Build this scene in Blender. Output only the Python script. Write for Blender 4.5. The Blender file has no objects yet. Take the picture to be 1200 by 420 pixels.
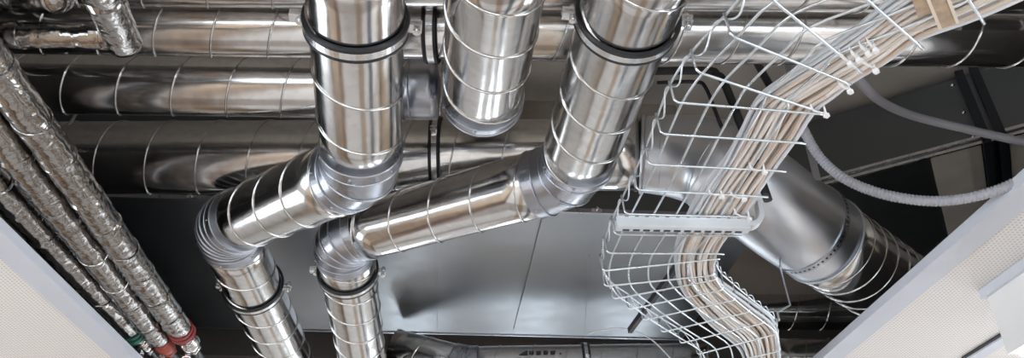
import bpy, math, random
from mathutils import Vector, Matrix, noise
random.seed(7)
scene = bpy.context.scene
COL = scene.collection
V = Vector

# ------------------------------------------------------------------ camera
CAMZ = 1.7
CAM = V((0, 0, CAMZ))
FPX = 900.0
pit, yaw = math.radians(32.8), math.radians(3.74)
Fw = V((math.sin(yaw)*math.cos(pit), math.cos(yaw)*math.cos(pit), math.sin(pit)))
Rt = V((math.cos(yaw), -math.sin(yaw), 0))
Up = Rt.cross(Fw)
def ray(px, py): return Fw + Rt*((px-600)/FPX) + Up*((210-py)/FPX)
def at(px, py, d): return CAM + ray(px, py)*d                       # point at view depth d
def on(px, py, h):                                                  # point at height h above the camera
    r = ray(px, py); return CAM + r*(h/r.z)
cd = bpy.data.cameras.new('camera'); co = bpy.data.objects.new('camera', cd); COL.objects.link(co)
cd.sensor_width = 36; cd.lens = 27; cd.clip_start = 0.02
m3 = Matrix((Rt, Up, -Fw)).transposed()
co.matrix_world = Matrix.Translation(CAM) @ m3.to_4x4()
scene.camera = co
HC = 0.96
CEIL, SLAB = CAMZ+HC, CAMZ+1.92

# ------------------------------------------------------------------ mesh helper
def frame(t):
    t = t.normalized()
    a = V((0, 0, 1)) if abs(t.z) < 0.9 else V((1, 0, 0))
    u = t.cross(a).normalized(); return u, u.cross(t).normalized()
class MB:
    def __init__(s): s.v = []; s.f = []; s.sm = []
    def rings(s, rings, caps=(True, True), smooth=True):
        b = len(s.v); n = len(rings[0])
        for r in rings: s.v += r
        for i in range(len(rings)-1):
            for k in range(n):
                a0 = b+i*n+k; a1 = b+i*n+(k+1) % n
                s.f.append((a0, a1, a1+n, a0+n)); s.sm.append(smooth)
        if caps[0]: s.f.append(tuple(b+k for k in reversed(range(n)))); s.sm.append(False)
        if caps[1]: s.f.append(tuple(b+(len(rings)-1)*n+k for k in range(n))); s.sm.append(False)
        return s
    def tube(s, pts, r, n=12, caps=(True, True), closed=False, jitter=None):
        pts = [V(p) for p in pts]; m = len(pts)
        rr = r if isinstance(r, (list, tuple)) else [r]*m
        tg = []
        for i in range(m):
            if closed: t = pts[(i+1) % m]-pts[(i-1) % m]
            else:
                t = pts[min(i+1, m-1)]-pts[max(i-1, 0)]
                if 0 < i < m-1:
                    a = (pts[i]-pts[i-1]).normalized(); c = (pts[i+1]-pts[i]).normalized(); t = a+c
            tg.append(t.normalized())
        u, w = frame(tg[0]); rings = []
        for i in range(m):
            u = (u-tg[i]*u.dot(tg[i])).normalized(); w = tg[i].cross(u)
            ring = []
            for k in range(n):
                a = 2*math.pi*k/n; q = rr[i]
                p = pts[i]+(u*math.cos(a)+w*math.sin(a))*q
                if jitter: p = p+(p-pts[i]).normalized()*jitter(p)
                ring.append(p)
            rings.append(ring)
        if closed:
            rings.append(rings[0]); return s.rings(rings, (False, False))
        return s.rings(rings, caps)
    def lathe(s, c, ax, prof, n=48, closed=True):                   # prof: (along axis, radius)
        ax = V(ax).normalized(); u, w = frame(ax); b = len(s.v); m = len(prof)
        for (x, r) in prof:
            for k in range(n):
                a = 2*math.pi*k/n
                s.v.append(V(c)+ax*x+(u*math.cos(a)+w*math.sin(a))*r)
        for i in range(m if closed else m-1):
            j = (i+1) % m
            for k in range(n):
                k1 = (k+1) % n
                s.f.append((b+i*n+k, b+i*n+k1, b+j*n+k1, b+j*n+k)); s.sm.append(False if closed else True)
        return s
    def torus(s, c, ax, R, r, n=56, m=6):
        u, w = frame(V(ax))
        pts = [V(c)+(u*math.cos(2*math.pi*k/n)+w*math.sin(2*math.pi*k/n))*R for k in range(n)]
        return s.tube(pts, r, m, closed=True)
    def box(s, c, x, y, z):                                         # half-axis vectors
        c, x, y, z = V(c), V(x), V(y), V(z); b = len(s.v)
        for i in (-1, 1):
            for j in (-1, 1):
                for k in (-1, 1): s.v.append(c+x*i+y*j+z*k)
        for q in ((0, 1, 3, 2), (4, 6, 7, 5), (0, 4, 5, 1), (2, 3, 7, 6), (0, 2, 6, 4), (1, 5, 7, 3)):
            s.f.append(tuple(b+i for i in q)); s.sm.append(False)
        return s
    def bx(s, x0, x1, y0, y1, z0, z1):
        return s.box(((x0+x1)/2, (y0+y1)/2, (z0+z1)/2), ((x1-x0)/2, 0, 0), (0, (y1-y0)/2, 0), (0, 0, (z1-z0)/2))
    def bar(s, p, q, w, h, upv=(0, 0, 1)):
        p, q = V(p), V(q); t = (q-p); L = t.length; t.normalize()
        a = t.cross(V(upv)).normalized(); b = a.cross(t)
        return s.box((p+q)/2, t*L/2, a*w/2, b*h/2)
    def ball(s, c, r, n=8):
        rings = []
        for i in range(1, n//2+2):
            ph = math.pi*i/(n//2+2)
            rings.append([V(c)+V((math.sin(ph)*math.cos(2*math.pi*k/n), math.sin(ph)*math.sin(2*math.pi*k/n), -math.cos(ph)))*r for k in range(n)])
        return s.rings(rings)
    def prism(s, poly, ext):                                        # polygon extruded by a vector
        b = len(s.v); n = len(poly); e = V(ext)
        s.v += [V(p) for p in poly]+[V(p)+e for p in poly]
        s.f.append(tuple(range(b, b+n))[::-1]); s.f.append(tuple(range(b+n, b+2*n))); s.sm += [False, False]
        for k in range(n):
            k1 = (k+1) % n; s.f.append((b+k, b+k1, b+n+k1, b+n+k)); s.sm.append(False)
        return s

def obj(name, mb, mat, parent=None, base=None, label=None):
    if parent is not None:
        o0 = V((0, 0, 0)); p = parent
        while p is not None: o0 = o0+V(p.location); p = p.parent
    else: o0 = V(base) if base is not None else V((0, 0, 0))
    me = bpy.data.meshes.new(name)
    me.from_pydata([tuple(V(v)-o0) for v in mb.v], [], mb.f)
    me.polygons.foreach_set('use_smooth', mb.sm)
    import bmesh
    b = bmesh.new(); b.from_mesh(me); bmesh.ops.recalc_face_normals(b, faces=b.faces); b.to_mesh(me); b.free()
    me.materials.append(mat); me.update()
    o = bpy.data.objects.new(name, me); COL.objects.link(o)
    if parent is not None: o.parent = parent
    else: o.location = o0
    if label: o['label'] = label
    return o
def tag(o, label, cat, group=None):
    o['label'] = label; o['category'] = cat
    if group: o['group'] = group
    return o
def thing(name, label, cat, loc, group=None):
    o = bpy.data.objects.new(name, None); o.empty_display_size = 0.05; COL.objects.link(o); o.location = V(loc)
    return tag(o, label, cat, group)
def struct(name, mb, mat):
    o = obj(name, mb, mat); o['kind'] = 'structure'; return o

# ------------------------------------------------------------------ materials
def newmat(name):
    m = bpy.data.materials.new(name); m.use_nodes = True
    nt = m.node_tree; return m, nt, nt.nodes['Principled BSDF']
def plain(name, col, rough=0.6, metal=0.0, bump=0.0, bscale=40, var=0.08, vscale=8):
    m, nt, b = newmat(name); N = nt.nodes; L = nt.links
    b.inputs['Roughness'].default_value = rough; b.inputs['Metallic'].default_value = metal
    tc = N.new('ShaderNodeTexCoord'); n = N.new('ShaderNodeTexNoise'); n.inputs['Scale'].default_value = vscale; n.inputs['Detail'].default_value = 4
    L.new(tc.outputs['Object'], n.inputs['Vector'])
    r = N.new('ShaderNodeValToRGB')
    r.color_ramp.elements[0].position = 0.3; r.color_ramp.elements[1].position = 0.7
    r.color_ramp.elements[0].color = tuple(max(0, c*(1-var)) for c in col)+(1,); r.color_ramp.elements[1].color = tuple(min(1, c*(1+var)) for c in col)+(1,)
    L.new(n.outputs['Fac'], r.inputs['Fac']); L.new(r.outputs['Color'], b.inputs['Base Color'])
    if bump:
        n2 = N.new('ShaderNodeTexNoise'); n2.inputs['Scale'].default_value = bscale; L.new(tc.outputs['Object'], n2.inputs['Vector'])
        bp = N.new('ShaderNodeBump'); bp.inputs['Strength'].default_value = bump; bp.inputs['Distance'].default_value = 0.01
        L.new(n2.outputs['Fac'], bp.inputs['Height']); L.new(bp.outputs['Normal'], b.inputs['Normal'])
    return m
def galv(name, col, r0, r1, bump=0.12, wave=7.0, spangle=0.06):
    m, nt, b = newmat(name); N = nt.nodes; L = nt.links
    b.inputs['Metallic'].default_value = 1.0
    tc = N.new('ShaderNodeTexCoord')
    n = N.new('ShaderNodeTexNoise'); n.inputs['Scale'].default_value = 9; n.inputs['Detail'].default_value = 5; L.new(tc.outputs['Object'], n.inputs['Vector'])
    mr = N.new('ShaderNodeMapRange'); mr.inputs['From Min'].default_value = 0.3; mr.inputs['From Max'].default_value = 0.7
    mr.inputs['To Min'].default_value = r0; mr.inputs['To Max'].default_value = r1
    L.new(n.outputs['Fac'], mr.inputs['Value']); L.new(mr.outputs['Result'], b.inputs['Roughness'])
    v = N.new('ShaderNodeTexVoronoi'); v.inputs['Scale'].default_value = 55; L.new(tc.outputs['Object'], v.inputs['Vector'])
    mx = N.new('ShaderNodeMix'); mx.data_type = 'RGBA'; mx.blend_type = 'MIX'
    mx.inputs['A'].default_value = tuple(c*(1-spangle) for c in col)+(1,); mx.inputs['B'].default_value = tuple(min(1, c*(1+spangle)) for c in col)+(1,)
    sp = N.new('ShaderNodeSeparateColor'); L.new(v.outputs['Color'], sp.inputs['Color']); L.new(sp.outputs['Red'], mx.inputs['Factor'])
    L.new(mx.outputs['Result'], b.inputs['Base Color'])
    n2 = N.new('ShaderNodeTexNoise'); n2.inputs['Scale'].default_value = wave; n2.inputs['Detail'].default_value = 2; L.new(tc.outputs['Object'], n2.inputs['Vector'])
    bp = N.new('ShaderNodeBump'); bp.inputs['Strength'].default_value = bump; bp.inputs['Distance'].default_value = 0.02
    L.new(n2.outputs['Fac'], bp.inputs['Height']); L.new(bp.outputs['Normal'], b.inputs['Normal'])
    return m
def foil(name):
    m, nt, b = newmat(name); N = nt.nodes; L = nt.links
    b.inputs['Metallic'].default_value = 1.0; b.inputs['Base Color'].default_value = (0.36, 0.345, 0.33, 1); b.inputs['Roughness'].default_value = 0.15
    tc = N.new('ShaderNodeTexCoord')
    n = N.new('ShaderNodeTexNoise'); n.inputs['Scale'].default_value = 24; n.inputs['Detail'].default_value = 3; n.inputs['Distortion'].default_value = 1.2
    L.new(tc.outputs['Object'], n.inputs['Vector'])
    v = N.new('ShaderNodeTexVoronoi'); v.feature = 'DISTANCE_TO_EDGE'; v.inputs['Scale'].default_value = 24; L.new(n.outputs['Color'], v.inputs['Vector'])
    v2 = N.new('ShaderNodeTexVoronoi'); v2.inputs['Scale'].default_value = 38; L.new(tc.outputs['Object'], v2.inputs['Vector'])
    ad = N.new('ShaderNodeMath'); ad.operation = 'ADD'; L.new(n.outputs['Fac'], ad.inputs[0])
    ml = N.new('ShaderNodeMath'); ml.operation = 'MULTIPLY'; ml.inputs[1].default_value = 0.5; L.new(v2.outputs['Distance'], ml.inputs[0]); L.new(ml.outputs[0], ad.inputs[1])
    bp = N.new('ShaderNodeBump'); bp.inputs['Strength'].default_value = 0.30; bp.inputs['Distance'].default_value = 0.010
    L.new(ad.outputs[0], bp.inputs['Height']); L.new(bp.outputs['Normal'], b.inputs['Normal'])
    return m
def perforated(name, col, dot):
    m, nt, b = newmat(name); N = nt.nodes; L = nt.links
    b.inputs['Roughness'].default_value = 0.6
    tc = N.new('ShaderNodeTexCoord'); sx = N.new('ShaderNodeSeparateXYZ'); L.new(tc.outputs['Object'], sx.inputs[0])
    def M(op, a, c):
        k = N.new('ShaderNodeMath'); k.operation = op
        for i, q in enumerate((a, c)):
            if q is None: continue
            if isinstance(q, (int, float)): k.inputs[i].default_value = q
            else: L.new(q, k.inputs[i])
        return k.outputs[0]
    P = 0.0125
    fx = M('SUBTRACT', M('FRACT', M('MULTIPLY', sx.outputs['X'], 1/P), None), 0.5)
    fy = M('SUBTRACT', M('FRACT', M('MULTIPLY', sx.outputs['Y'], 1/P), None), 0.5)
    d = M('SQRT', M('ADD', M('MULTIPLY', fx, fx), M('MULTIPLY', fy, fy)), None)
    mr = N.new('ShaderNodeMapRange'); mr.inputs['From Min'].default_value = 0.19; mr.inputs['From Max'].default_value = 0.27
    L.new(d, mr.inputs['Value'])
    mx = N.new('ShaderNodeMix'); mx.data_type = 'RGBA'; mx.inputs['A'].default_value = dot+(1,); mx.inputs['B'].default_value = col+(1,)
    L.new(mr.outputs['Result'], mx.inputs['Factor']); L.new(mx.outputs['Result'], b.inputs['Base Color'])
    return m
def lanes(name):
    m, nt, b = newmat(name); N = nt.nodes; L = nt.links
    b.inputs['Roughness'].default_value = 0.7
    tc = N.new('ShaderNodeTexCoord'); sx = N.new('ShaderNodeSeparateXYZ'); L.new(tc.outputs['Object'], sx.inputs[0])
    cols = []
    for ax_, w_, stops in (('X', 0.62, FX), ('Y', 0.8, FY)):
        fl = N.new('ShaderNodeMath'); fl.operation = 'MULTIPLY'; fl.inputs[1].default_value = 1/w_; L.new(sx.outputs[ax_], fl.inputs[0])
        f2 = N.new('ShaderNodeMath'); f2.operation = 'FLOOR'; L.new(fl.outputs[0], f2.inputs[0])
        wn = N.new('ShaderNodeTexWhiteNoise'); wn.noise_dimensions = '1D'; L.new(f2.outputs[0], wn.inputs['W'])
        r = N.new('ShaderNodeValToRGB'); r.color_ramp.interpolation = 'CONSTANT'
        e = r.color_ramp.elements; e[0].position = 0; e[0].color = stops[0]+(1,); e[1].position = 1/len(stops); e[1].color = stops[1]+(1,)
        for i in range(2, len(stops)):
            q = e.new(i/len(stops)); q.color = stops[i]+(1,)
        L.new(wn.outputs['Value'], r.inputs['Fac']); cols.append(r)
    mx = N.new('ShaderNodeMix'); mx.data_type = 'RGBA'; mx.blend_type = 'MULTIPLY'; mx.inputs['Factor'].default_value = 1.0
    L.new(cols[0].outputs['Color'], mx.inputs['A']); L.new(cols[1].outputs['Color'], mx.inputs['B'])
    L.new(mx.outputs['Result'], b.inputs['Base Color'])
    return m
FX = [(0.92, 0.90, 0.88), (0.26, 0.17, 0.11), (0.92, 0.88, 0.86), (0.55, 0.42, 0.31), (0.95, 0.93, 0.9), (0.13, 0.15, 0.18)]
FY = [(0.98, 0.97, 0.96), (0.80, 0.68, 0.56), (0.97, 0.96, 0.95), (0.55, 0.50, 0.47)]
def emis(name, col, s):
    m, nt, b = newmat(name)
    b.inputs['Base Color'].default_value = (0.9, 0.9, 0.9, 1); b.inputs['Emission Color'].default_value = col+(1,); b.inputs['Emission Strength'].default_value = s
    return m

M_DUCT = galv('spiral_galvanised', (0.67, 0.665, 0.66), 0.12, 0.22, 0.10)
M_ELB = galv('pressed_galvanised', (0.46, 0.48, 0.53), 0.25, 0.36, 0.08, 7.0, 0.0)
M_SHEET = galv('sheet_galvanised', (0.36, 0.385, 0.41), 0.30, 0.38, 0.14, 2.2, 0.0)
M_BAND = galv('clamp_band_zinc', (0.82, 0.83, 0.85), 0.2, 0.3, 0.05)
M_WIRE = galv('wire_zinc', (0.74, 0.79, 0.83), 0.24, 0.34, 0.05)
M_ELBL = galv('pressed_galvanised_pale', (0.64, 0.67, 0.72), 0.30, 0.40, 0.06, 5.0, 0.0)
M_BRKT = plain('pale_bracket_zinc', (0.72, 0.76, 0.80), 0.35, metal=0.4)
M_FOIL = foil('crinkled_foil')
M_RUB = plain('black_rubber', (0.012, 0.013, 0.016), 0.45)
M_SLAB = plain('grey_brown_concrete', (0.50, 0.45, 0.40), 0.9, bump=0.2, var=0.12, vscale=3)
M_PAINTB = plain('brown_grey_paint', (0.34, 0.29, 0.25), 0.6)
M_TILE = perforated('perforated_tile', (0.84, 0.81, 0.79), (0.50, 0.46, 0.42))
M_SHADE = plain('void_shade_dark', (0.10, 0.09, 0.085), 0.9)  # dark colour painted in for the shade of the ceiling void
M_TAN = plain('tan_wall', (0.62, 0.46, 0.30), 0.8, var=0.03)  # tint added to the unseen right wall to warm duct reflections
M_BACKING = plain('added_dark_backing', (0.10, 0.10, 0.10), 0.9)
M_TRIM = plain('powder_coat_grey', (0.62, 0.65, 0.72), 0.5, var=0.02)
M_WHITE = plain('white_plastic', (0.82, 0.82, 0.82), 0.4, var=0.02)
M_WALL = plain('white_wall', (0.78, 0.77, 0.75), 0.8, var=0.03)
M_FLOOR = lanes('added_reflection_lanes')  # lane pattern invented to put streaks into the duct reflections
M_DARK = plain('dark_steel', (0.03, 0.033, 0.04), 0.4, metal=0.3)
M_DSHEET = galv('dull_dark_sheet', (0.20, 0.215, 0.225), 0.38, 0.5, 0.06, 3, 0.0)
M_BEIGE = plain('beige_matte', (0.62, 0.56, 0.49), 0.85, bump=0.3, bscale=200)  # even beige for the panels under the boxed duct
M_CAB = [plain('cable_sheath_warm', (0.72, 0.64, 0.57), 0.45), plain('cable_sheath_pale', (0.78, 0.74, 0.71), 0.45), plain('cable_sheath_tan', (0.64, 0.53, 0.45), 0.5)]
M_CABG = plain('cable_sheath_cool_grey', (0.66, 0.68, 0.72), 0.45)
M_TIE = plain('white_nylon', (0.85, 0.85, 0.85), 0.4)
M_COND = plain('grey_conduit', (0.17, 0.165, 0.18), 0.5)
M_CONDL = plain('light_grey_conduit', (0.34, 0.34, 0.375), 0.5)
M_CARD = plain('brown_cardboard', (0.42, 0.31, 0.22), 0.8, var=0.2, vscale=60)
M_CARDL = plain('pale_cut_edge', (0.68, 0.6, 0.5), 0.8)
M_RED = plain('red_paint', (0.42, 0.09, 0.06), 0.4)
M_GREEN = plain('green_tape', (0.02, 0.13, 0.085), 0.5)
M_REDT = plain('red_tape', (0.26, 0.025, 0.025), 0.5)
M_CHROME = galv('nickel_plated', (0.8, 0.8, 0.8), 0.12, 0.2, 0.05)
M_WOOD = plain('orange_timber', (0.36, 0.22, 0.11), 0.7, var=0.2, vscale=20)
M_INK = plain('black_ink', (0.03, 0.03, 0.035), 0.6)

# ------------------------------------------------------------------ ducts
def spiral(p0, p1, r, pitch, phase=0.0, n=56):
    p0, p1 = V(p0), V(p1); mb = MB()
    L = (p1-p0).length; t = (p1-p0)/L; u, w = frame(t)
    k = max(2, int(L/0.1))
    mb.tube([p0.lerp(p1, i/k) for i in range(k+1)], r, n)
    turns = L/pitch; m = int(turns*44); pts = []
    for i in range(m+1):
        a = 2*math.pi*(i/44)+phase
        pts.append(p0+t*(i/44*pitch)+(u*math.cos(a)+w*math.sin(a))*(r+0.0008))
    mb.tube(pts, 0.003, 6)
    return mb
def fillet(P, a, b, Rb):
    """points/tangents of the arc that rounds the corner a-P-b"""
    d0 = (P-a).normalized(); d1 = (b-P).normalized(); th = d0.angle(d1); t = Rb*math.tan(th/2)
    s = P-d0*t; nrm = d0.cross(d1).normalized(); inw = nrm.cross(d0).normalized(); c = s+inw*Rb
    def pt(f):
        q = Matrix.Rotation(th*f, 3, nrm); return c+q@(s-c), q@d0
    return s, P+d1*t, pt
def elbow(pt, r, gores, cA, cB):
    mb = MB(); n = 56
    def ring(c, t, rad):
        u, w = frame(t); return [c+(u*math.cos(2*math.pi*k/n)+w*math.sin(2*math.pi*k/n))*rad for k in range(n)]
    def aligned(fs, rads):
        # build with parallel transport to avoid twisting
        out = []; u = None
        for f, rad in zip(fs, rads):
            c, t = pt(f)
            if u is None: u, w = frame(t)
            u = (u-t*u.dot(t)).normalized(); w = t.cross(u)
            out.append([c+(u*math.cos(2*math.pi*k/n)+w*math.sin(2*math.pi*k/n))*rad for k in range(n)])
        return out
    for g in range(gores):
        f0, f1 = g/gores, (g+1)/gores
        mb.rings(aligned([f0, f1], [r, r]), (False, False))
        if g:
            c, t = pt(f0); mb.torus(c, t, r+0.001, 0.0032)
    for f, s, cl in ((0, -1, cA), (1, 1, cB)):
        c, t = pt(f)
        q = c+t*s*cl
        mb.lathe(c+t*s*cl/2, t, [(-cl/2, r-0.002), (-cl/2, r+0.0018), (cl/2, r+0.0018), (cl/2, r-0.002)], 56)
        mb.torus(q, t, r+0.0018, 0.0022); mb.torus(c, t, r+0.0018, 0.0026)
        u, w = frame(t)
        for k in range(6):
            a = 2*math.pi*(k+0.35)/6; mb.ball(c+t*s*cl*0.6+(u*math.cos(a)+w*math.sin(a))*(r+0.003), 0.0035)
    return mb
def duct(label, pts, r, pitch, Rb, gores, group=None, cat='duct', collar=0.035, phase=0.0, name='spiral_duct'):
    root = thing(name, label, cat, pts[0], group)
    segs = []; cur = V(pts[0])
    for i in range(1, len(pts)-1):
        s, e, pt = fillet(V(pts[i]), V(pts[i-1]), V(pts[i+1]), Rb[i-1] if isinstance(Rb, list) else Rb)
        obj('duct_section', spiral(cur, s, r, pitch, phase), M_DUCT, root)
        obj('elbow', elbow(pt, r+0.001, gores[i-1] if isinstance(gores, list) else gores, collar, collar), M_ELB, root)
        cur = e
    if (V(pts[-1])-cur).length > 0.01: obj('duct_section', spiral(cur, V(pts[-1]), r, pitch, phase+1), M_DUCT, root)
    return root

def clamp(c, ax, r, label, group=None, rod=True, tilt=0.0):
    c = V(c); ax = V(ax).normalized(); root = thing('pipe_clamp', label, 'pipe clamp', c, group)
    side = ax.cross(V((0, 0, 1))).normalized(); up = side.cross(ax).normalized()
    for s in (-1, 1):
        obj('rubber_lining', MB().lathe(c+ax*s*0.0125, ax, [(-0.007, r+0.003), (-0.007, r+0.008), (-0.0035, r+0.011), (0.0035, r+0.011), (0.007, r+0.008), (0.007, r+0.003)], 64), M_RUB, root)
    obj('band', MB().lathe(c, ax, [(-0.0085, r+0.004), (-0.0085, r+0.0105), (0.0085, r+0.0105), (0.0085, r+0.004)], 64), M_BAND, root)
    for s in (-1, 1):
        p = c+side*s*(r+0.02)
        lug = obj('lug', MB().box(p+up*0.006, side*0.016, ax*0.011, up*0.0025).box(p-up*0.006, side*0.016, ax*0.011, up*0.0025), M_BAND, root)
        b = MB()
        b.tube([p+side*0.006-up*0.022, p+side*0.006+up*0.022], 0.0045, 8)
        b.tube([p+side*0.006-up*0.02, p+side*0.006-up*0.012], 0.0085, 6).tube([p+side*0.006+up*0.009, p+side*0.006+up*0.016], 0.0085, 6)
        obj('bolt', b, M_CHROME, root)
    if rod:
        top = c+up*(r+0.012)
        obj('threaded_rod', MB().tube([top, V((top.x, top.y, SLAB))], 0.005, 8), M_BAND, root)
    return root

# --- three near ducts
A0, A1, A2, A3 = at(414, -75, 1.44), at(424, 197, 1.98), at(264, 265, 2.50), at(352, 452, 3.65)
duct('long spiral duct on the left with a double offset, running under the others', [A0, A1, A2, A3], 0.10, 0.152, [0.15, 0.17], [2, 5], 'offset spiral ducts', phase=2.2)
B0, B1 = at(588, -75, 1.38), at(563, 140, 2.06)
B2 = V((B1.x, B1.y, SLAB))
duct('short spiral duct between the two offset ducts, ending in an upturned elbow', [B0, B1, B2+V((0, 0.0, 0.0))], 0.10, 0.152, 0.135, 1, phase=0.6, collar=0.03)
C0, C1, C2, C3 = at(768, -75, 1.38), at(671, 205, 2.23), at(401, 277, 2.62), at(430, 452, 3.55)
duct('spiral duct leaning beside the wire cable tray, bending left then forward', [C0, C1, C2, C3], 0.10, 0.152, [0.17, 0.15], [2, 4], 'offset spiral ducts', phase=1.3)
def lerp_at(a, b, px=None, f=None): return V(a).lerp(V(b), f)
def along(a, b, d):                                                 # point on a-b at view depth d
    a, b = V(a), V(b); da, db = (a-CAM).dot(Fw), (b-CAM).dot(Fw); return a.lerp(b, (d-da)/(db-da))
clamp(along(A0, A1, 1.60), A1-A0, 0.10, 'black lined pipe clamp near the top of the left offset duct', 'rubber lined pipe clamps', rod=False)
clamp(along(C0, C1, 1.585), C1-C0, 0.10, 'black lined pipe clamp near the top of the leaning duct by the tray', 'rubber lined pipe clamps', rod=False)
clamp(along(A2, A3, 2.84), A3-A2, 0.10, 'black lined pipe clamp on the far end of the leftmost offset duct', 'rubber lined pipe clamps', rod=False)
clamp(along(C2, C3, 2.79), C3-C2, 0.10, 'black lined pipe clamp on the far end of the middle lower duct', 'rubber lined pipe clamps', rod=False)

# --- ducts crossing above
T0, T1 = at(-120, 28, 1.98), at(1300, 47, 1.95)
t = thing('spiral_duct', 'upper cross duct passing behind both clamps and on to the far right', 'duct', T0, 'cross ducts')
obj('duct_section', spiral(T0, T1, 0.073, 0.145, 0.3), M_DUCT, t)
U0, U1 = at(-160, -33, 1.84), at(1360, -21, 1.82)
t = thing('spiral_duct', 'topmost cross duct, only its underside showing along the upper edge', 'duct', U0, 'cross ducts')
obj('duct_section', spiral(U0, U1, 0.077, 0.155, 2.0), M_DUCT, t)
W0, W1, W2 = at(-80, 96, 2.15), at(484, 104, 2.15), at(503, 104, 2.15)
t = thing('spiral_duct', 'middle cross duct ending in a dull saddle piece behind the short duct', 'duct', W0, 'cross ducts')
obj('duct_section', spiral(W0, W1, 0.085, 0.15, 0.9), M_DUCT, t)
ax = (W2-W1).normalized()
mb = MB().tube([W1-ax*0.03, W1.lerp(W2, 0.5), W2, W2+ax*0.02, W2+ax*0.03], [0.0875, 0.0875, 0.0875, 0.0875, 0.03], 56)
mb.torus(W1-ax*0.03, ax, 0.088, 0.005).torus(W1-ax*0.005, ax, 0.088, 0.0025)
obj('end_piece', mb, M_ELB, t)
X0, X1 = at(-20, 186, 2.60), at(752, 181, 2.62)
t = thing('spiral_duct', 'lowest cross duct, passing behind the offset ducts to the large elbow', 'duct', X0, 'cross ducts')
obj('duct_section', spiral(X0, X1, 0.124, 0.165, 1.5), M_DUCT, t)
clamp(along(T0, T1, 0).lerp(T0, 0) if False else T0.lerp(T1, (512+120)/1420), T1-T0, 0.073, 'slim black lined clamp on the upper cross duct beside the short duct', 'cross duct clamps')
clamp(X0.lerp(X1, (511+20)/772), X1-X0, 0.124, 'slim black lined clamp on the lowest cross duct below the short duct', 'cross duct clamps')
# --- large duct: elbow, strap, spiral
ctl = [(752, 181, 2.62), (790, 183, 2.60), (826, 190, 2.56), (858, 207, 2.51), (892, 231, 2.50), (925, 256, 2.53), (962, 281, 2.60), (1092, 368, 2.97)]
P = [at(*c) for c in ctl]
def crom(pts, k=6):
    out = []
    for i in range(len(pts)-1):
        p0, p1, p2, p3 = pts[max(i-1, 0)], pts[i], pts[i+1], pts[min(i+2, len(pts)-1)]
        for j in range(k):
            f = j/k
            out.append(0.5*((2*p1)+(p2-p0)*f+(2*p0-5*p1+4*p2-p3)*f*f+(3*p1-p0-3*p2+p3)*f**3))
    out.append(pts[-1]); return out
root = thing('large_spiral_duct', 'widest duct, a smooth elbow under a perforated strap behind the cables', 'duct', P[0])
path = crom(P[:7], 5)
rad = [0.129+(0.157-0.129)*min(1, i/12) for i in range(len(path))]
mb = MB().tube(path, rad, 64)
mb.torus(path[0], path[1]-path[0], 0.131, 0.006).torus(path[-1], path[-1]-path[-2], 0.158, 0.004).torus(path[12], path[13]-path[11], 0.1575, 0.0015)
mb.torus(path[3], path[4]-path[2], 0.1345, 0.003)
obj('elbow', mb, M_ELBL, root)
obj('duct_section', spiral(P[6], P[7], 0.152, 0.075, 0.5, 64), M_DUCT, root)
# perforated strap
sc = P[5].lerp(P[6], 0.45); sa = (P[6]-P[5]).normalized(); su, sw = frame(sa)
root = thing('hanging_strap', 'perforated metal strap looped under the widest duct', 'strap', sc)
obj('strap_band', MB().lathe(sc, sa, [(-0.012, 0.1585), (-0.012, 0.1625), (0.012, 0.1625), (0.012, 0.1585)], 72), M_ELB, root)
hb = MB()
for k in range(60):
    a = 2*math.pi*k/60; q = su*math.cos(a)+sw*math.sin(a)
    hb.tube([sc+q*0.160, sc+q*0.1632], 0.0042, 8)
obj('hole_row', hb, M_DARK, root)
e0 = at(958, 212, 2.43); e1 = at(943, 150, 2.45)
obj('strap_leg', MB().bar(e0, V((e0.x, e0.y, SLAB)), 0.024, 0.003, Fw), M_ELB, root)

# --- ducts far behind
Y0, Y1, Y2 = at(462, 411, 3.84), at(545, 432, 3.75), at(830, 428, 3.75)
r_ = duct('low far duct at the bottom edge with an elbow at its left end', [Y0, Y1, Y2], 0.105, 0.17, 0.17, 3, phase=1.0)
mk = MB()
axd = (Y2-Y1).normalized(); down = V((0, 0, -1)); fr = (down-axd*down.dot(axd)).normalized(); bk = axd.cross(fr)
def onsurf(x, ang): 
    q = fr*math.cos(ang)+bk*math.sin(ang)
    return q
base = Y1.lerp(Y2, (632-545)/285)
tocam = (CAM-base).normalized(); tocam = (tocam-axd*tocam.dot(axd)).normalized(); oth = axd.cross(tocam)
if oth.z < 0: oth = -oth
def sp(u, vv): 
    a = vv/0.105; return base+axd*u+(tocam*math.cos(a)+oth*math.sin(a))*0.1085
def patch(poly):
    mk.prism([sp(u, v) for u, v in poly], -tocam*0.002)
patch([(-0.10, 0.060), (-0.065, 0.085), (-0.055, 0.085), (-0.06, 0.072), (-0.055, 0.06)])
for k in range(4):
    u = -0.05+k*0.034
    patch([(u, 0.062), (u, 0.082), (u+0.02+0.004*(k % 2), 0.082), (u+0.024, 0.074), (u+0.02, 0.062)])
patch([(0.095, 0.066), (0.10, 0.07), (0.105, 0.066), (0.10, 0.062)])
obj('arrow_sticker', mk, M_INK, r_, label='black arrow and block marks printed on the duct')
clamp(Y1.lerp(Y2, (686-545)/285), Y2-Y1, 0.105, 'slim black lined clamp on the low far duct at the bottom edge', 'cross duct clamps', rod=False)
Z0, Z1 = at(860, 366, 3.9), at(1180, 366, 3.7)
t = thing('spiral_duct', 'dim spiral duct with a warm gleam, behind the widest duct at lower right', 'duct', Z0)
obj('duct_section', spiral(Z0, Z1, 0.09, 0.15), M_DUCT, t)
Z2, Z3 = at(900, 425, 3.6), at(1100, 425, 3.5)
t = thing('spiral_duct', 'dark spiral duct lowest at right, beside the ceiling trim', 'duct', Z2)
obj('duct_section', spiral(Z2, Z3, 0.11, 0.15), M_DUCT, t)
K0, K1 = at(590, 134, 2.95), at(790, 140, 2.95)
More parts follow.
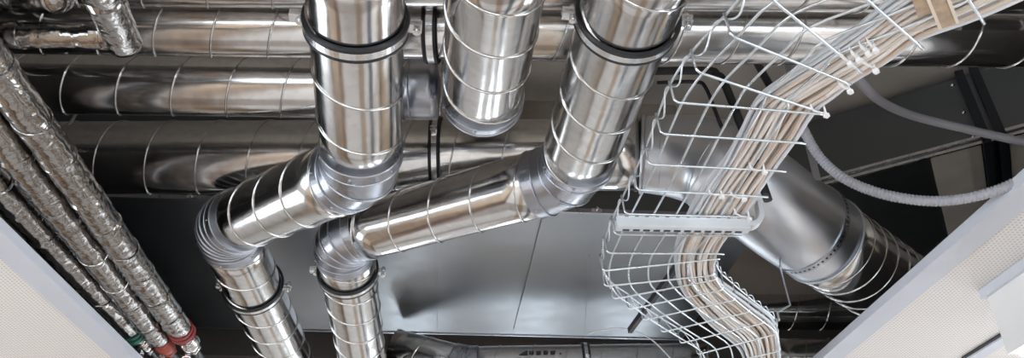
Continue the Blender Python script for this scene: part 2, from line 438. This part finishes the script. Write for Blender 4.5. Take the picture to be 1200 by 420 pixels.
tag(obj('painted_pipe', MB().tube([K0, K1], 0.055, 32).torus(K0.lerp(K1, 0.3), K1-K0, 0.055, 0.004), M_PAINTB, base=K0), 'brown grey painted pipe seen between the short duct and the leaning duct', 'pipe')

# --- rectangular duct behind
hR = 1.5
q0, q1 = on(128, 244, hR), on(800, 240, hR); g0, g1 = on(150, 389, hR), on(770, 389, hR)
y_n = (q0.y+q1.y)/2; y_f = (g0.y+g1.y)/2; xl, xr = q0.x-0.35, q1.x+0.35
zR = CAMZ+hR
root = thing('rectangular_duct', 'wide flat sheet metal duct with creased underside behind the offset ducts', 'duct', ((xl+xr)/2, y_n, zR))
mb = MB()
nx, ny = 40, 16
def zb(x, y):
    fx = (x-xl)/(xr-xl)*3 % 1.0; fy = (y-y_n)/(y_f-y_n)
    crease = -0.012*min(min(fx, 1-fx)*2, min(fy, 1-fy)*2)
    return zR+crease
b0 = len(mb.v)
for i in range(nx+1):
    for j in range(ny+1):
        x = xl+(xr-xl)*i/nx; y = y_n+(y_f-y_n)*j/ny; mb.v.append(V((x, y, zb(x, y))))
for i in range(nx):
    for j in range(ny):
        a = b0+i*(ny+1)+j; mb.f.append((a, a+1, a+ny+2, a+ny+1)); mb.sm.append(True)
obj('bottom_panel', mb, M_SHEET, root)
obj('casing', MB().bx(xl, xr, y_n, y_f, zR+0.004, zR+0.40), M_DSHEET, root)  # sides coloured darker to stand in for shade in the gap
for y in (y_n-0.006, y_f+0.006):
    obj('edge_flange', MB().bx(xl, xr, y-0.005, y+0.005, zR-0.006, zR+0.012), M_ELB, root)
for (pa, pb) in (((512, 262), (512, 388)), ((636, 256), (602, 388)), ((690, 300), (686, 388)), ((300, 262), (330, 388))):
    a, c = on(*pa, hR-0.011), on(*pb, hR-0.008); obj('seam', MB().bar(a, c, 0.004, 0.006), M_SHEET, root)
for px in (232, 540, 700):
    p = on(px, 246, hR); fb = MB()
    fb.tube([V((p.x, y_n-0.03, zR+0.005)), V((p.x, y_n-0.008, zR+0.005))], 0.006, 6).box((p.x, y_n-0.012, zR+0.005), (0.02, 0, 0), (0, 0.003, 0), (0, 0, 0.006))
    obj('flange_bolt', fb, M_CHROME, root)

# --- box duct at right
hB = 1.6
E0, E1 = on(930, 223, hB), on(1290, 128, hB); E0.z = E1.z = CAMZ+hB
ax = (E1-E0).normalized(); pr = V((-ax.y, ax.x, 0))
if pr.y < 0: pr = -pr
L = (E1-E0).length; top = V((0, 0, 0.29)); cen = (E0+E1)/2
root = thing('rectangular_duct', 'dark boxed duct with black flanges and a beige lower face at right', 'duct', cen)
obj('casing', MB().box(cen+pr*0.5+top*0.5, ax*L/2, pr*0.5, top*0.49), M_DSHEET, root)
ef = MB()
for k in (-1, 1): ef.bar(E0-pr*0.006+V((0, 0, 0.012*k)), E1-pr*0.006+V((0, 0, 0.012*k)), 0.010, 0.011)
obj('edge_flange', ef, M_BAND, root)
f0 = on(1165, 162, hB); s0 = (f0-E0).dot(ax)
def bp(s, w, z): return E0+ax*s+pr*w+V((0, 0, z))
for ds in (-0.026, 0.022):
    fm = MB().box(bp(s0+ds, 0.5, -0.012), ax*0.014, pr*0.52, V((0, 0, 0.014))).box(bp(s0+ds, -0.012, 0.145), ax*0.014, pr*0.014, V((0, 0, 0.158)))
    obj('joint_flange', fm, M_DARK, root)
for k in (0.02, 0.13, 0.26): obj('flange_bolt', MB().ball(bp(s0-0.06, -0.006, k), 0.008), M_CHROME, root)
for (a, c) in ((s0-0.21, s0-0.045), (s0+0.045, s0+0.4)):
    obj('lower_panel', MB().box(bp((a+c)/2, 0.5, -0.005), ax*(c-a)/2, pr*0.49, V((0, 0, 0.004))), M_BEIGE, root, label='flat beige panel under the dark casing')
p = at(1160, 84, 3.1)
tag(obj('timber_block', MB().box(V((p.x, p.y, SLAB-0.02)), ax*0.12, pr*0.03, V((0, 0, 0.02))), M_WOOD, base=p), 'orange timber block under the slab above the boxed duct', 'block')

# ------------------------------------------------------------------ flexible conduits
def conduit(label, pts, r, mat, ribs):
    path = crom([at(*p) for p in pts], 14)
    if ribs:
        d = [0.0]
        for i in range(1, len(path)): d.append(d[-1]+(path[i]-path[i-1]).length)
        n = int(d[-1]/0.0022); out = []; rr = []; j = 0
        for i in range(n):
            s = d[-1]*i/n
            while j < len(d)-2 and d[j+1] < s: j += 1
            out.append(path[j].lerp(path[j+1], (s-d[j])/max(1e-6, d[j+1]-d[j]))); rr.append(r*(1.0 if (i//2) % 2 else 0.88))
        path, r = out, rr
    return tag(obj('flexible_conduit', MB().tube(path, r, 14), mat, base=path[0]), label, 'conduit', 'flexible conduits')
conduit('dark grey conduit leaving the cables and crossing the boxed duct face', [(996, 80, 1.50), (1010, 98, 1.62), (1034, 120, 1.8), (1070, 136, 1.9), (1130, 151, 1.9), (1200, 167, 1.85), (1270, 184, 1.8)], 0.0105, M_COND, False)
conduit('light grey ribbed conduit sagging below the boxed duct at right', [(925, 118, 2.0), (943, 155, 2.05), (962, 186, 2.05), (992, 211, 2.0), (1040, 229, 1.95), (1100, 236, 1.9), (1160, 226, 1.85), (1212, 203, 1.8), (1280, 165, 1.75)], 0.0135, M_CONDL, True)

# ------------------------------------------------------------------ wire cable tray
HT = 0.92
US = [((1082, -82), (1152, 26)), ((978, -34), (1080, 56)), ((902, -3), (1008, 84)), ((856, 42), (994, 98)), ((816, 84), (957, 130)), ((790, 120), (964, 134)), ((774, 157), (941, 168)),
      ((760, 193), (918, 201)), ((746, 223), (897, 231)), ((732, 251), (880, 255)), ((720, 275), (866, 277)), ((711, 297), (846, 298)), ((706, 318), (841, 304)),
      ((708, 336), (838, 323)), ((718, 351), (841, 328)), ((736, 363), (848, 340)), ((753, 376), (862, 352)), ((775, 390), (879, 366)), ((797, 403), (896, 379)), ((817, 416), (911, 392)), ((823, 432), (915, 412)), ((828, 446), (917, 428)), ((833, 462), (920, 446))]
def drop(i):                                                        # the tray bends down/up a little along its run
    return 0.0
WR = 0.0026
HW = 0.052
Lp = [on(*l, HT) for l, r in US]; Rp = [on(*r, HT) for l, r in US]
root = thing('cable_tray', 'wire mesh cable tray curving through the opening under the cable bundle', 'cable tray', Lp[9])
RIGHTWALL = range(13, 21)
for i in range(len(US)):
    l, r = Lp[i], Rp[i]; d = (r-l).normalized()
    pts = [l+V((0, 0, HW))-d*0.004]
    for k in range(6):
        a = math.pi/2*k/5; pts.append(l+d*(0.012*(1-math.cos(a)))+V((0, 0, 0.012*(1-math.sin(a)))))
    pts.append(r-d*0.012)
    if i in RIGHTWALL:
        for k in range(1, 6):
            a = math.pi/2*k/5; pts.append(r-d*(0.012*(1-math.sin(a)))+V((0, 0, 0.012*(1-math.cos(a)))))
        pts.append(r+V((0, 0, HW)))
    else: pts.append(r+d*0.006)
    obj('cross_wire', MB().tube(pts, WR, 8), M_WIRE, root)
ofs = V((0, 0, 2*WR))
NL = 5
for k in range(NL+1):
    f = (k+0.35)/(NL+0.7) if k < NL else 1.0
    pts = crom([l.lerp(r, f)+ofs for l, r in zip(Lp, Rp)], 3)
    if k == NL:
        pts = crom([l.lerp(r, 0.985)+ofs for l, r in zip(Lp, Rp)][12:], 3)
    obj('long_wire', MB().tube(pts, WR, 8), M_WIRE, root)
for hh in (HW,):
    pts = crom([l+V((0, 0, hh))+(r-l).normalized()*0.001 for l, r in zip(Lp, Rp)], 3)
    obj('side_wire', MB().tube(pts, WR, 8), M_WIRE, root)
    pts = crom([Rp[i]+V((0, 0, hh)) for i in RIGHTWALL], 3)
    obj('side_wire', MB().tube(pts, WR, 8), M_WIRE, root)
# wavy joining edge on the left wall
wv = []
pl = crom([l+V((0, 0, HW*0.75)) for l in Lp], 12)
for i, p in enumerate(pl): wv.append(p+V((-0.003, 0, HW*0.27))*math.sin(i*math.pi/6.0))
obj('edge_wire', MB().tube(wv, WR*0.75, 6), M_WIRE, root)
wv = []
pl = crom([Rp[i]+V((0, 0, HW)) for i in RIGHTWALL], 16)
for i, p in enumerate(pl): wv.append(p+V((0.005, 0, 0.012))*abs(math.sin(i*math.pi/8.0)))
obj('edge_wire', MB().tube(wv, WR*0.75, 6), M_WIRE, root)

# tray bracket (the tray lies on it)
b0, b1 = on(722, 268, HT-0.030), on(878, 271, HT-0.030)
bd = (b1-b0).normalized(); bn = V((-bd.y, bd.x, 0)); upz = V((0, 0, 1)); BL = (b1-b0).length
root = thing('tray_bracket', 'pale slotted metal bracket with a hooked end carrying the cable tray', 'bracket', b0)
cb = MB()
cb.box(b0+bd*BL/2+upz*0.001, bd*BL/2, bn*0.0125, upz*0.0012)
for w in (-1, 1):
    cb.box(b0+bd*BL/2+bn*0.0125*w+upz*0.013, bd*BL/2, bn*0.0012, upz*0.012)
n = 13
for k in range(n):
    s = BL*(k+0.5)/n
    cb.box(b0+bd*s-bn*0.0125+upz*0.0255, bd*BL/n*0.30, bn*0.0035, upz*0.0012)
obj('channel', cb, M_BRKT, root)
sb = MB()
for k in range(n-1):
    s = BL*(k+1)/n; sb.box(b0+bd*s+bn*0.006-upz*0.0006, bd*0.008, bn*0.0035, upz*0.0008)
obj('slot', sb, M_DARK, root)
hk = []
for k in range(9):
    a = math.pi/2*k/8; hk.append(b1+bd*0.035*math.sin(a)+upz*(0.013+0.035*(1-math.cos(a))))
hk.append(hk[-1]+upz*0.03)
hb = MB()
for p, q in zip(hk[:-1], hk[1:]): hb.box((p+q)/2, (q-p)*0.52, bn*0.0135, (q-p).normalized().cross(bn)*0.006)
obj('hook', hb, M_BRKT, root)

# ------------------------------------------------------------------ cables
CL = [(1200, -62), (1128, -30), (1064, 2), (1010, 42), (960, 77), (915, 105), (884, 130), (866, 165), (848, 198), (827, 227), (810, 255), (794, 298), (794, 328), (803, 352), (832, 385), (866, 413), (876, 440), (880, 460)]
CR = [(1260, -22), (1152, 27), (1080, 53), (1040, 80), (1002, 102), (978, 120), (958, 136), (938, 168), (914, 200), (893, 230), (874, 256), (843, 298), (838, 324), (848, 340), (880, 364), (909, 388), (914, 420), (917, 450)]
cl = [on(*p, HT) for p in CL]; cr = [on(*p, HT) for p in CR]
NC = 34
for c in range(NC):
    layer = c % 3; t0 = (c+0.5)/NC; ph = random.uniform(0, 6.28); fr = random.uniform(0.5, 0.9); am = random.uniform(0.02, 0.09)
    r = random.choice((0.0038, 0.0044, 0.005))
    pts = []
    for i in range(len(cl)):
        t = min(0.985, max(0.015, t0+am*math.sin(ph+i*fr)+random.uniform(-0.02, 0.02)))
        p = cl[i].lerp(cr[i], t); p.z += 0.006+r+layer*0.0095+0.004*(1+math.sin(ph*2+i*0.8))/2
        pts.append(p)
    grey = t0 < 0.14 or t0 > 0.93
    mat = M_CABG if grey else random.choice(M_CAB)
    o = obj('data_cable', MB().tube(crom(pts, 5), r, 8), mat, base=pts[9])
    if grey and t0 < 0.5: tag(o, 'cool grey cable on the inner left edge of the bundle in the tray', 'cable', 'grey cables inside the bend')
    elif grey: tag(o, 'cool grey cable on the outer right edge of the bundle in the tray', 'cable', 'grey cables outside the bend')
    else: tag(o, 'beige data cable within the bundle lying in the wire tray', 'cable', 'beige data cables in the tray')
# cable ties
ties = [((880, 199), (896, 201), 'white cable tie on the tray wire level with the large elbow'), ((832, 228), (846, 230), 'white cable tie at the left of the cables just above the bracket'),
        ((858, 231), (872, 233), 'white cable tie mid bundle just above the bracket'), ((862, 252), (878, 256), 'white cable tie at the right of the bracket hook'),
        ((986, 66), (996, 74), 'lowest tie head of the row of four on the bundle'), ((998, 62), (1006, 69), 'second tie head from the bottom of the row of four'),
        ((1009, 55), (1017, 62), 'third tie head from the bottom of the row of four'), ((1018, 51), (1026, 58), 'topmost tie head of the row of four'),
        ((1000, 66), (1026, 82), 'long white cable tie ending where the dark conduit leaves'), ((984, 100), (996, 106), 'white cable tie near the tray edge below the dark conduit'),
        ((952, 130), (968, 134), 'white cable tie at the tip of a tray cross wire')]
for (a, c, lab) in ties:
    p, q = on(*a, HT-0.006), on(*c, HT-0.006); d = (q-p).normalized(); nn = V((-d.y, d.x, 0))
    root = thing('cable_tie', lab, 'cable tie', p, 'white cable ties')
    arc = []
    for k in range(9):
        s = k/8; arc.append(p.lerp(q, s)-V((0, 0, 0.004*math.sin(math.pi*s)))+V((0, 0, 0.004)))
    mb = MB()
    for u, w in zip(arc[:-1], arc[1:]): mb.bar(u, w, 0.0045, 0.0014)
    mb.bar(arc[0], arc[0]+V((0, 0, 0.03))+nn*0.001, 0.0014, 0.0045, d).bar(arc[-1], arc[-1]+V((0, 0, 0.03)), 0.0014, 0.0045, d)
    obj('strap', mb, M_TIE, root)
    obj('head', MB().box(q-V((0, 0, 0.003)), d*0.0045, nn*0.004, V((0, 0, 0.004))), M_TIE, root)
# cardboard pieces
def card(pa, pb, w, h, label, edge):
    a, c = on(*pa, HT-0.010), on(*pb, HT-0.010); d = (c-a).normalized(); e = V((-d.y, d.x, 0)); l = (c-a).length/2; m = (a+c)/2
    root = thing('cardboard_strip', label, 'cardboard', m)
    obj('strip', MB().box(m, d*l, e*w, V((0, 0, h))), M_CARD, root)
    if edge:
        for q in (-1, 1): obj('cut_edge', MB().box(m+e*w*q, d*l*1.01, e*0.0025, V((0, 0, h*1.2))), M_CARDL, root, label='pale cut edge')
card((1095, -12), (1111, 28), 0.013, 0.005, 'brown cardboard strip with pale edges laid across the upper cables', True)
card((1075, -8), (1083, 16), 0.010, 0.004, 'small brown cardboard scrap tucked beside the strip on the upper cables', False)

# hangers, rods, struts round the tray
def rod(label, pts, r, mat, name, cat, sq=False):
    path = [at(*p) for p in pts]; mb = MB().tube(path, r, 4 if sq else 8); return tag(obj(name, mb, mat, base=path[0]), label, cat)
rod('thin bent wire hook hanging under the widest duct beside the tray', [(913, 300, 2.5), (915, 316, 2.35), (926, 358, 2.3), (911, 366, 2.25), (913, 376, 2.2)], 0.0030, M_WIRE, 'wire_hook', 'hook')
def rcurve(pts, k=7):
    return pts
fr_pts = [at(735, 84, 2.40), at(826, 83, 2.36), at(840, 88, 2.35), at(850, 100, 2.34), at(880, 178, 2.24), at(900, 235, 2.15)]
tag(obj('steel_bracket', MB().tube(crom(fr_pts, 5), 0.013, 10), M_DARK, base=fr_pts[0]), 'black rounded steel bracket behind the upper left of the tray', 'bracket')
fr_pts = [at(770, 97, 2.42), at(815, 96, 2.40), at(827, 103, 2.38), at(838, 130, 2.34), at(846, 150, 2.30)]
tag(obj('steel_bracket', MB().tube(crom(fr_pts, 5), 0.006, 10), M_DARK, base=fr_pts[0]), 'slim dark steel bar nested inside the black rounded bracket', 'bracket')
rod('short dark strut under the slab between cables and cross duct', [(884, 68, 2.5), (912, 118, 2.3)], 0.012, M_DARK, 'steel_strut', 'strut')
s0_, s1_ = at(808, 292, 2.3), at(738, 388, 2.75)
tag(obj('steel_strut', MB().bar(s0_, s1_, 0.015, 0.02), M_DARK, base=s0_), 'dark diagonal strut below the mesh at the foot of the tray', 'strut')
rod('short blue grey hanger rod at the left end of the lowest cross duct', [(92, 128, 2.6), (72, 165, 2.5)], 0.005, M_WIRE, 'hanger_rod', 'rod')
w_ = crom([at(690, 391, 3.3), at(725, 385, 3.1), at(760, 396, 3.0), at(790, 425, 2.9)], 8)
tag(obj('loose_wire', MB().tube(w_, 0.003, 6), M_CABG, base=w_[0]), 'thin loose grey wire drooping over the low far duct', 'wire')

# ------------------------------------------------------------------ foil insulated pipes at left
HP = 1.05
def crinkle(seed):
    def f(p): return 0.0025*noise.noise(p*14+V((seed, 0, 0)))+0.0012*noise.noise(p*50+V((0, seed, 0)))
    return f
def foilpipe(pts, r, seed):
    L = []
    for a, c in zip(pts[:-1], pts[1:]):
        k = max(2, int((c-a).length/0.009)); L += [a.lerp(c, i/k) for i in range(k)]
    L.append(pts[-1])
    mb = MB().tube(L, r, 28, jitter=crinkle(seed))
    # overlapping tape laps
    d = 0.0; rnd = random.Random(seed)
    step = 0
    for i in range(3, len(L)-4):
        step += (L[i]-L[i-1]).length
        if step > 0.16:
            step = rnd.uniform(-0.03, 0.03); t = (L[i+1]-L[i]).normalized(); tl = (t+V((rnd.uniform(-.35, .35), rnd.uniform(-.2, .2), rnd.uniform(-.3, .3)))).normalized()
            mb.lathe(L[i], tl, [(-0.010, r*0.98), (-0.010, r+0.0018), (0.010, r+0.0022), (0.010, r*0.98)], 28)
    return mb
specs = [((-60, 2), (216, 393), 'foil wrapped pipe nearest the cross ducts, red tape at its lower end', M_REDT, 3),
         ((-74, 60), (186, 396), 'middle foil wrapped pipe of the three at left, ending in a red fitting', None, 8),
         ((-90, 122), (159, 394), 'foil wrapped pipe nearest the left ceiling trim, green tape at its end', M_GREEN, 15)]
for idx, (a, c, lab, tape, sd) in enumerate(specs):
    p, q = on(*a, HP), on(*c, HP); d = (q-p).normalized(); root = thing('foil_insulated_pipe', lab, 'insulated pipe', p, 'slanting foil wrapped pipes')
    obj('insulation', foilpipe([p, q], 0.041, sd), M_FOIL, root)
    if tape: obj('tape', MB().lathe(q-d*0.03, d, [(-0.012, 0.04), (-0.012, 0.0455), (0.012, 0.0455), (0.012, 0.04)], 28).lathe(q-d*0.062, d, [(-0.006, 0.04), (-0.006, 0.0450), (0.006, 0.0450), (0.006, 0.04)], 28), tape, root, label='coloured tape')
    e = q+d*0.55
    obj('bare_pipe', MB().tube([q, e], 0.014, 16), M_DSHEET, root)
    vb = MB()
    v0 = q+d*0.03
    vb.tube([v0, v0+d*0.02], 0.030, 6).tube([v0+d*0.02, v0+d*0.03, v0+d*0.055, v0+d*0.08, v0+d*0.09], [0.02, 0.031, 0.036, 0.031, 0.02], 20).tube([v0+d*0.09, v0+d*0.112], 0.030, 6)
    obj('valve_body', vb, M_CHROME if idx != 1 else M_RED, root)
    sd_ = d.cross(V((0, 0, 1))).normalized()
    vs = MB().tube([v0+d*0.055-V((0, 0, 0.03)), v0+d*0.055-V((0, 0, 0.062))], 0.011, 10).tube([v0+d*0.055-V((0, 0, 0.05)), v0+d*0.055-V((0, 0, 0.06))], 0.017, 6)
    obj('valve_stem', vs, M_CHROME, root)
    lv = MB().bar(v0+d*0.04-V((0, 0, 0.062)), v0+d*0.16-V((0, 0, 0.07)), 0.016, 0.004)
    obj('valve_lever', lv, M_RED if idx != 1 else M_CHROME, root)
p0, p1, p2 = at(-70, 40, 1.6), at(142, 42, 1.55), at(97, -60, 1.27)
root = thing('foil_insulated_pipe', 'foil wrapped pipe with a mitred corner at the upper left', 'insulated pipe', p0)
obj('insulation', foilpipe([p0, p1], 0.0275, 21), M_FOIL, root)
obj('riser_insulation', foilpipe([p1+(p1-p2).normalized()*0.03, p2], 0.035, 22), M_FOIL, root)
p0, p1, p2 = at(-70, -6, 1.6), at(66, -4, 1.55), at(66, -4, 1.55)+V((0, 0.02, 0.3))
root = thing('foil_insulated_pipe', 'stubby foil wrapped pipe end in the top left corner', 'insulated pipe', p0)
mbf = foilpipe([p0, p1], 0.034, 27); mbf.ball(p1, 0.034, 20)
obj('insulation', mbf, M_FOIL, root)

# ------------------------------------------------------------------ the room
XL, XR, YB, YF = -4.5, 4.5, -4.5, 8.5
struct('floor', MB().bx(XL, XR, YB, YF, -0.1, 0), M_FLOOR)
struct('ceiling', MB().bx(XL, XR, YB, YF, SLAB, SLAB+0.2), M_SLAB)
OPY0, OPY1 = -2.4, 5.4
PXR = 3.0
PYF = 1.7
struct('ceiling', MB().bx(XL, XR, 4.25, 4.5, SLAB-0.42, SLAB), M_SHADE)   # added dark filler, stands in for shade beyond the rectangular duct
# suspended ceiling either side of the opening, edges follow the trim in the photo
def line(pa, pb):
    a, c = on(*pa, HC), on(*pb, HC); m = (c.x-a.x)/(c.y-a.y)
    return lambda y: a.x+m*(y-a.y)
le, ri = line((0, 268), (158, 420)), line((1200, 212), (962, 420))
zt = CEIL
def slabpoly(poly, th): return MB().prism([V((x, y, zt)) for x, y in poly], (0, 0, th))
struct('ceiling', slabpoly([(XL, OPY0), (le(OPY0)-0.07, OPY0), (le(OPY1)-0.07, OPY1), (XL, OPY1)], 0.02), M_TILE)
struct('ceiling', slabpoly([(ri(OPY0)+0.07, OPY0), (PXR, OPY0), (PXR, PYF), (XR, PYF), (XR, OPY1), (ri(OPY1)+0.07, OPY1)], 0.02), M_TILE)
struct('ceiling', slabpoly([(XL, YB), (XR, YB), (XR, OPY0), (XL, OPY0)], 0.02), M_TILE)
struct('ceiling', slabpoly([(XL, OPY1), (XR, OPY1), (XR, YF), (XL, YF)], 0.02), M_TILE)
def trim(name, fn, s):
    w = 0.078
    p = [(fn(OPY0), OPY0), (fn(OPY1), OPY1), (fn(OPY1)+s*w, OPY1), (fn(OPY0)+s*w, OPY0)]
    mb = MB().prism([V((x, y, zt-0.004)) for x, y in p], (0, 0, 0.004))
    p = [(fn(OPY0), OPY0), (fn(OPY1), OPY1), (fn(OPY1)+s*0.004, OPY1), (fn(OPY0)+s*0.004, OPY0)]
    mb.prism([V((x, y, zt)) for x, y in p], (0, 0, 0.025))
    struct(name, mb, M_TRIM)
for pg in ([(XL, OPY0), (le(OPY0)-0.07, OPY0), (le(OPY1)-0.07, OPY1), (XL, OPY1)], [(ri(OPY0)+0.07, OPY0), (PXR, OPY0), (PXR, PYF), (XR, PYF), (XR, OPY1), (ri(OPY1)+0.07, OPY1)], [(XL, YB), (XR, YB), (XR, OPY0), (XL, OPY0)], [(XL, OPY1), (XR, OPY1), (XR, YF), (XL, YF)]):
    struct('ceiling', MB().prism([V((x, y, zt+0.021)) for x, y in pg], (0, 0, 0.008)), M_BACKING)   # unseen dark backing added to darken the void and its reflections
trim('trim_1', le, -1); trim('trim_2', ri, 1)
# walls with window openings
def wall_y(name, y0, y1, wins, sill, head):                         # wall across x at y
    mb = MB(); x = XL
    for a, c in wins:
        mb.bx(x, a, y0, y1, 0, CEIL); mb.bx(a, c, y0, y1, 0, sill); mb.bx(a, c, y0, y1, head, CEIL); x = c
    mb.bx(x, XR, y0, y1, 0, CEIL); struct(name, mb, M_WALL)
    struct(name, MB().bx(XL, XR, y0, y1, CEIL, SLAB), M_SHADE)  # wall above the tiles coloured dark in place of shade
def wall_x(name, x0, x1, wins, sill, head):
    mb = MB(); y = YB
    for a, c in wins:
        mb.bx(x0, x1, y, a, 0, CEIL); mb.bx(x0, x1, a, c, 0, sill); mb.bx(x0, x1, a, c, head, CEIL); y = c
    mb.bx(x0, x1, y, YF, 0, CEIL); struct(name, mb, M_TAN if 'right' in name else M_WALL)
    struct(name, MB().bx(x0, x1, YB, YF, CEIL, SLAB), M_SHADE)
WB = [(-3.9, -2.4), (-2.2, -0.7), (0.5, 2.0), (2.2, 3.7)]
wall_y('wall_back', YB-0.15, YB, WB, 0.5, 2.3)
WF = [(-0.9, -0.35), (0.5, 1.05), (1.7, 2.25)]
wall_y('wall_front', YF, YF+0.15, WF, 0.5, 2.3)
WL = [(-2.5, -0.8), (-0.5, 1.2), (3.0, 4.6)]
wall_x('wall_left', XL-0.15, XL, WL, 0.5, 2.3)
WRR = [(-2.5, -0.8), (-0.5, 1.2), (2.2, 3.9), (4.4, 6.0)]
wall_x('wall_right', XR, XR+0.15, WRR, 0.5, 2.3)
def frames():
    k = 1
    for wins, ax_, q in ((WB, 'y', YB-0.08), (WF, 'y', YF+0.08), (WL, 'x', XL-0.08), (WRR, 'x', XR+0.08)):
        for a, c in wins:
            mb = MB(); m = (a+c)/2
            for s in (a+0.03, m, c-0.03):
                mb.bx(*((s-0.03, s+0.03, q-0.03, q+0.03) if ax_ == 'y' else (q-0.03, q+0.03, s-0.03, s+0.03)), 0.5, 2.3)
            for z in (0.53, 2.27):
                mb.bx(*((a, c, q-0.028, q+0.028) if ax_ == 'y' else (q-0.028, q+0.028, a, c)), z-0.03, z+0.03)
            struct('window_%d' % k, mb, M_WHITE); k += 1
            # sky portal in each opening
            ld = bpy.data.lights.new('window_portal', 'AREA'); ld.shape = 'RECTANGLE'; ld.size = c-a; ld.size_y = 1.8; ld.cycles.is_portal = True
            lo = bpy.data.objects.new('window_portal', ld); COL.objects.link(lo)
            pos = V((m, q, 1.4)) if ax_ == 'y' else V((q, m, 1.4)); lo.location = pos
            tgt = V((0, 2, 1.4)); dr = V((0, (1 if q < 0 else -1), 0)) if ax_ == 'y' else V(((1 if q < 0 else -1), 0, 0))
            lo.rotation_euler = dr.to_track_quat('-Z', 'Y').to_euler()
frames()

# luminaire hanging at the right ceiling
pc = on(1146, 341, HC)
root = thing('ceiling_luminaire', 'white boxy luminaire hung from the right ceiling in the lower right corner', 'lamp', (pc.x+0.2, pc.y-0.5, zt))
obj('mounting_plate', MB().bx(pc.x, pc.x+0.46, pc.y-1.2, pc.y, zt-0.028, zt-0.001), M_TRIM, root)
obj('housing', MB().bx(pc.x+0.012, pc.x+0.45, pc.y-1.19, pc.y-0.012, zt-0.20, zt-0.028), M_WHITE, root)
obj('diffuser', MB().bx(pc.x+0.03, pc.x+0.43, pc.y-1.17, pc.y-0.03, zt-0.212, zt-0.198), emis('lamp_glow', (1.0, 0.93, 0.82), 6.0), root, label='glowing diffuser')
pt_ = on(1130, 419, HC)
root = thing('ceiling_track', 'grey recessed track beside the hanging luminaire on the right ceiling', 'track', pt_)
obj('rail', MB().bx(pt_.x, pt_.x+0.05, pt_.y-1.0, pt_.y, zt-0.012, zt-0.001), M_TRIM, root)
obj('groove', MB().bx(pt_.x-0.012, pt_.x, pt_.y-1.0, pt_.y, zt-0.006, zt-0.001), M_DARK, root)
# ------------------------------------------------------------------ daylight
w = bpy.data.worlds.new('sky'); scene.world = w; w.use_nodes = True
bg = w.node_tree.nodes['Background']; bg.inputs['Color'].default_value = (0.85, 0.925, 1.0, 1); bg.inputs['Strength'].default_value = 9.0
vs = scene.view_settings; vs.view_transform = 'Standard'; vs.look = 'None'; vs.gamma = 1.0; vs.exposure = -0.4
vs.use_curve_mapping = False
scene.cycles.max_bounces = 10; scene.cycles.glossy_bounces = 8; scene.cycles.diffuse_bounces = 5
scene.cycles.sample_clamp_indirect = 8.0
scene.cycles.use_denoising = True
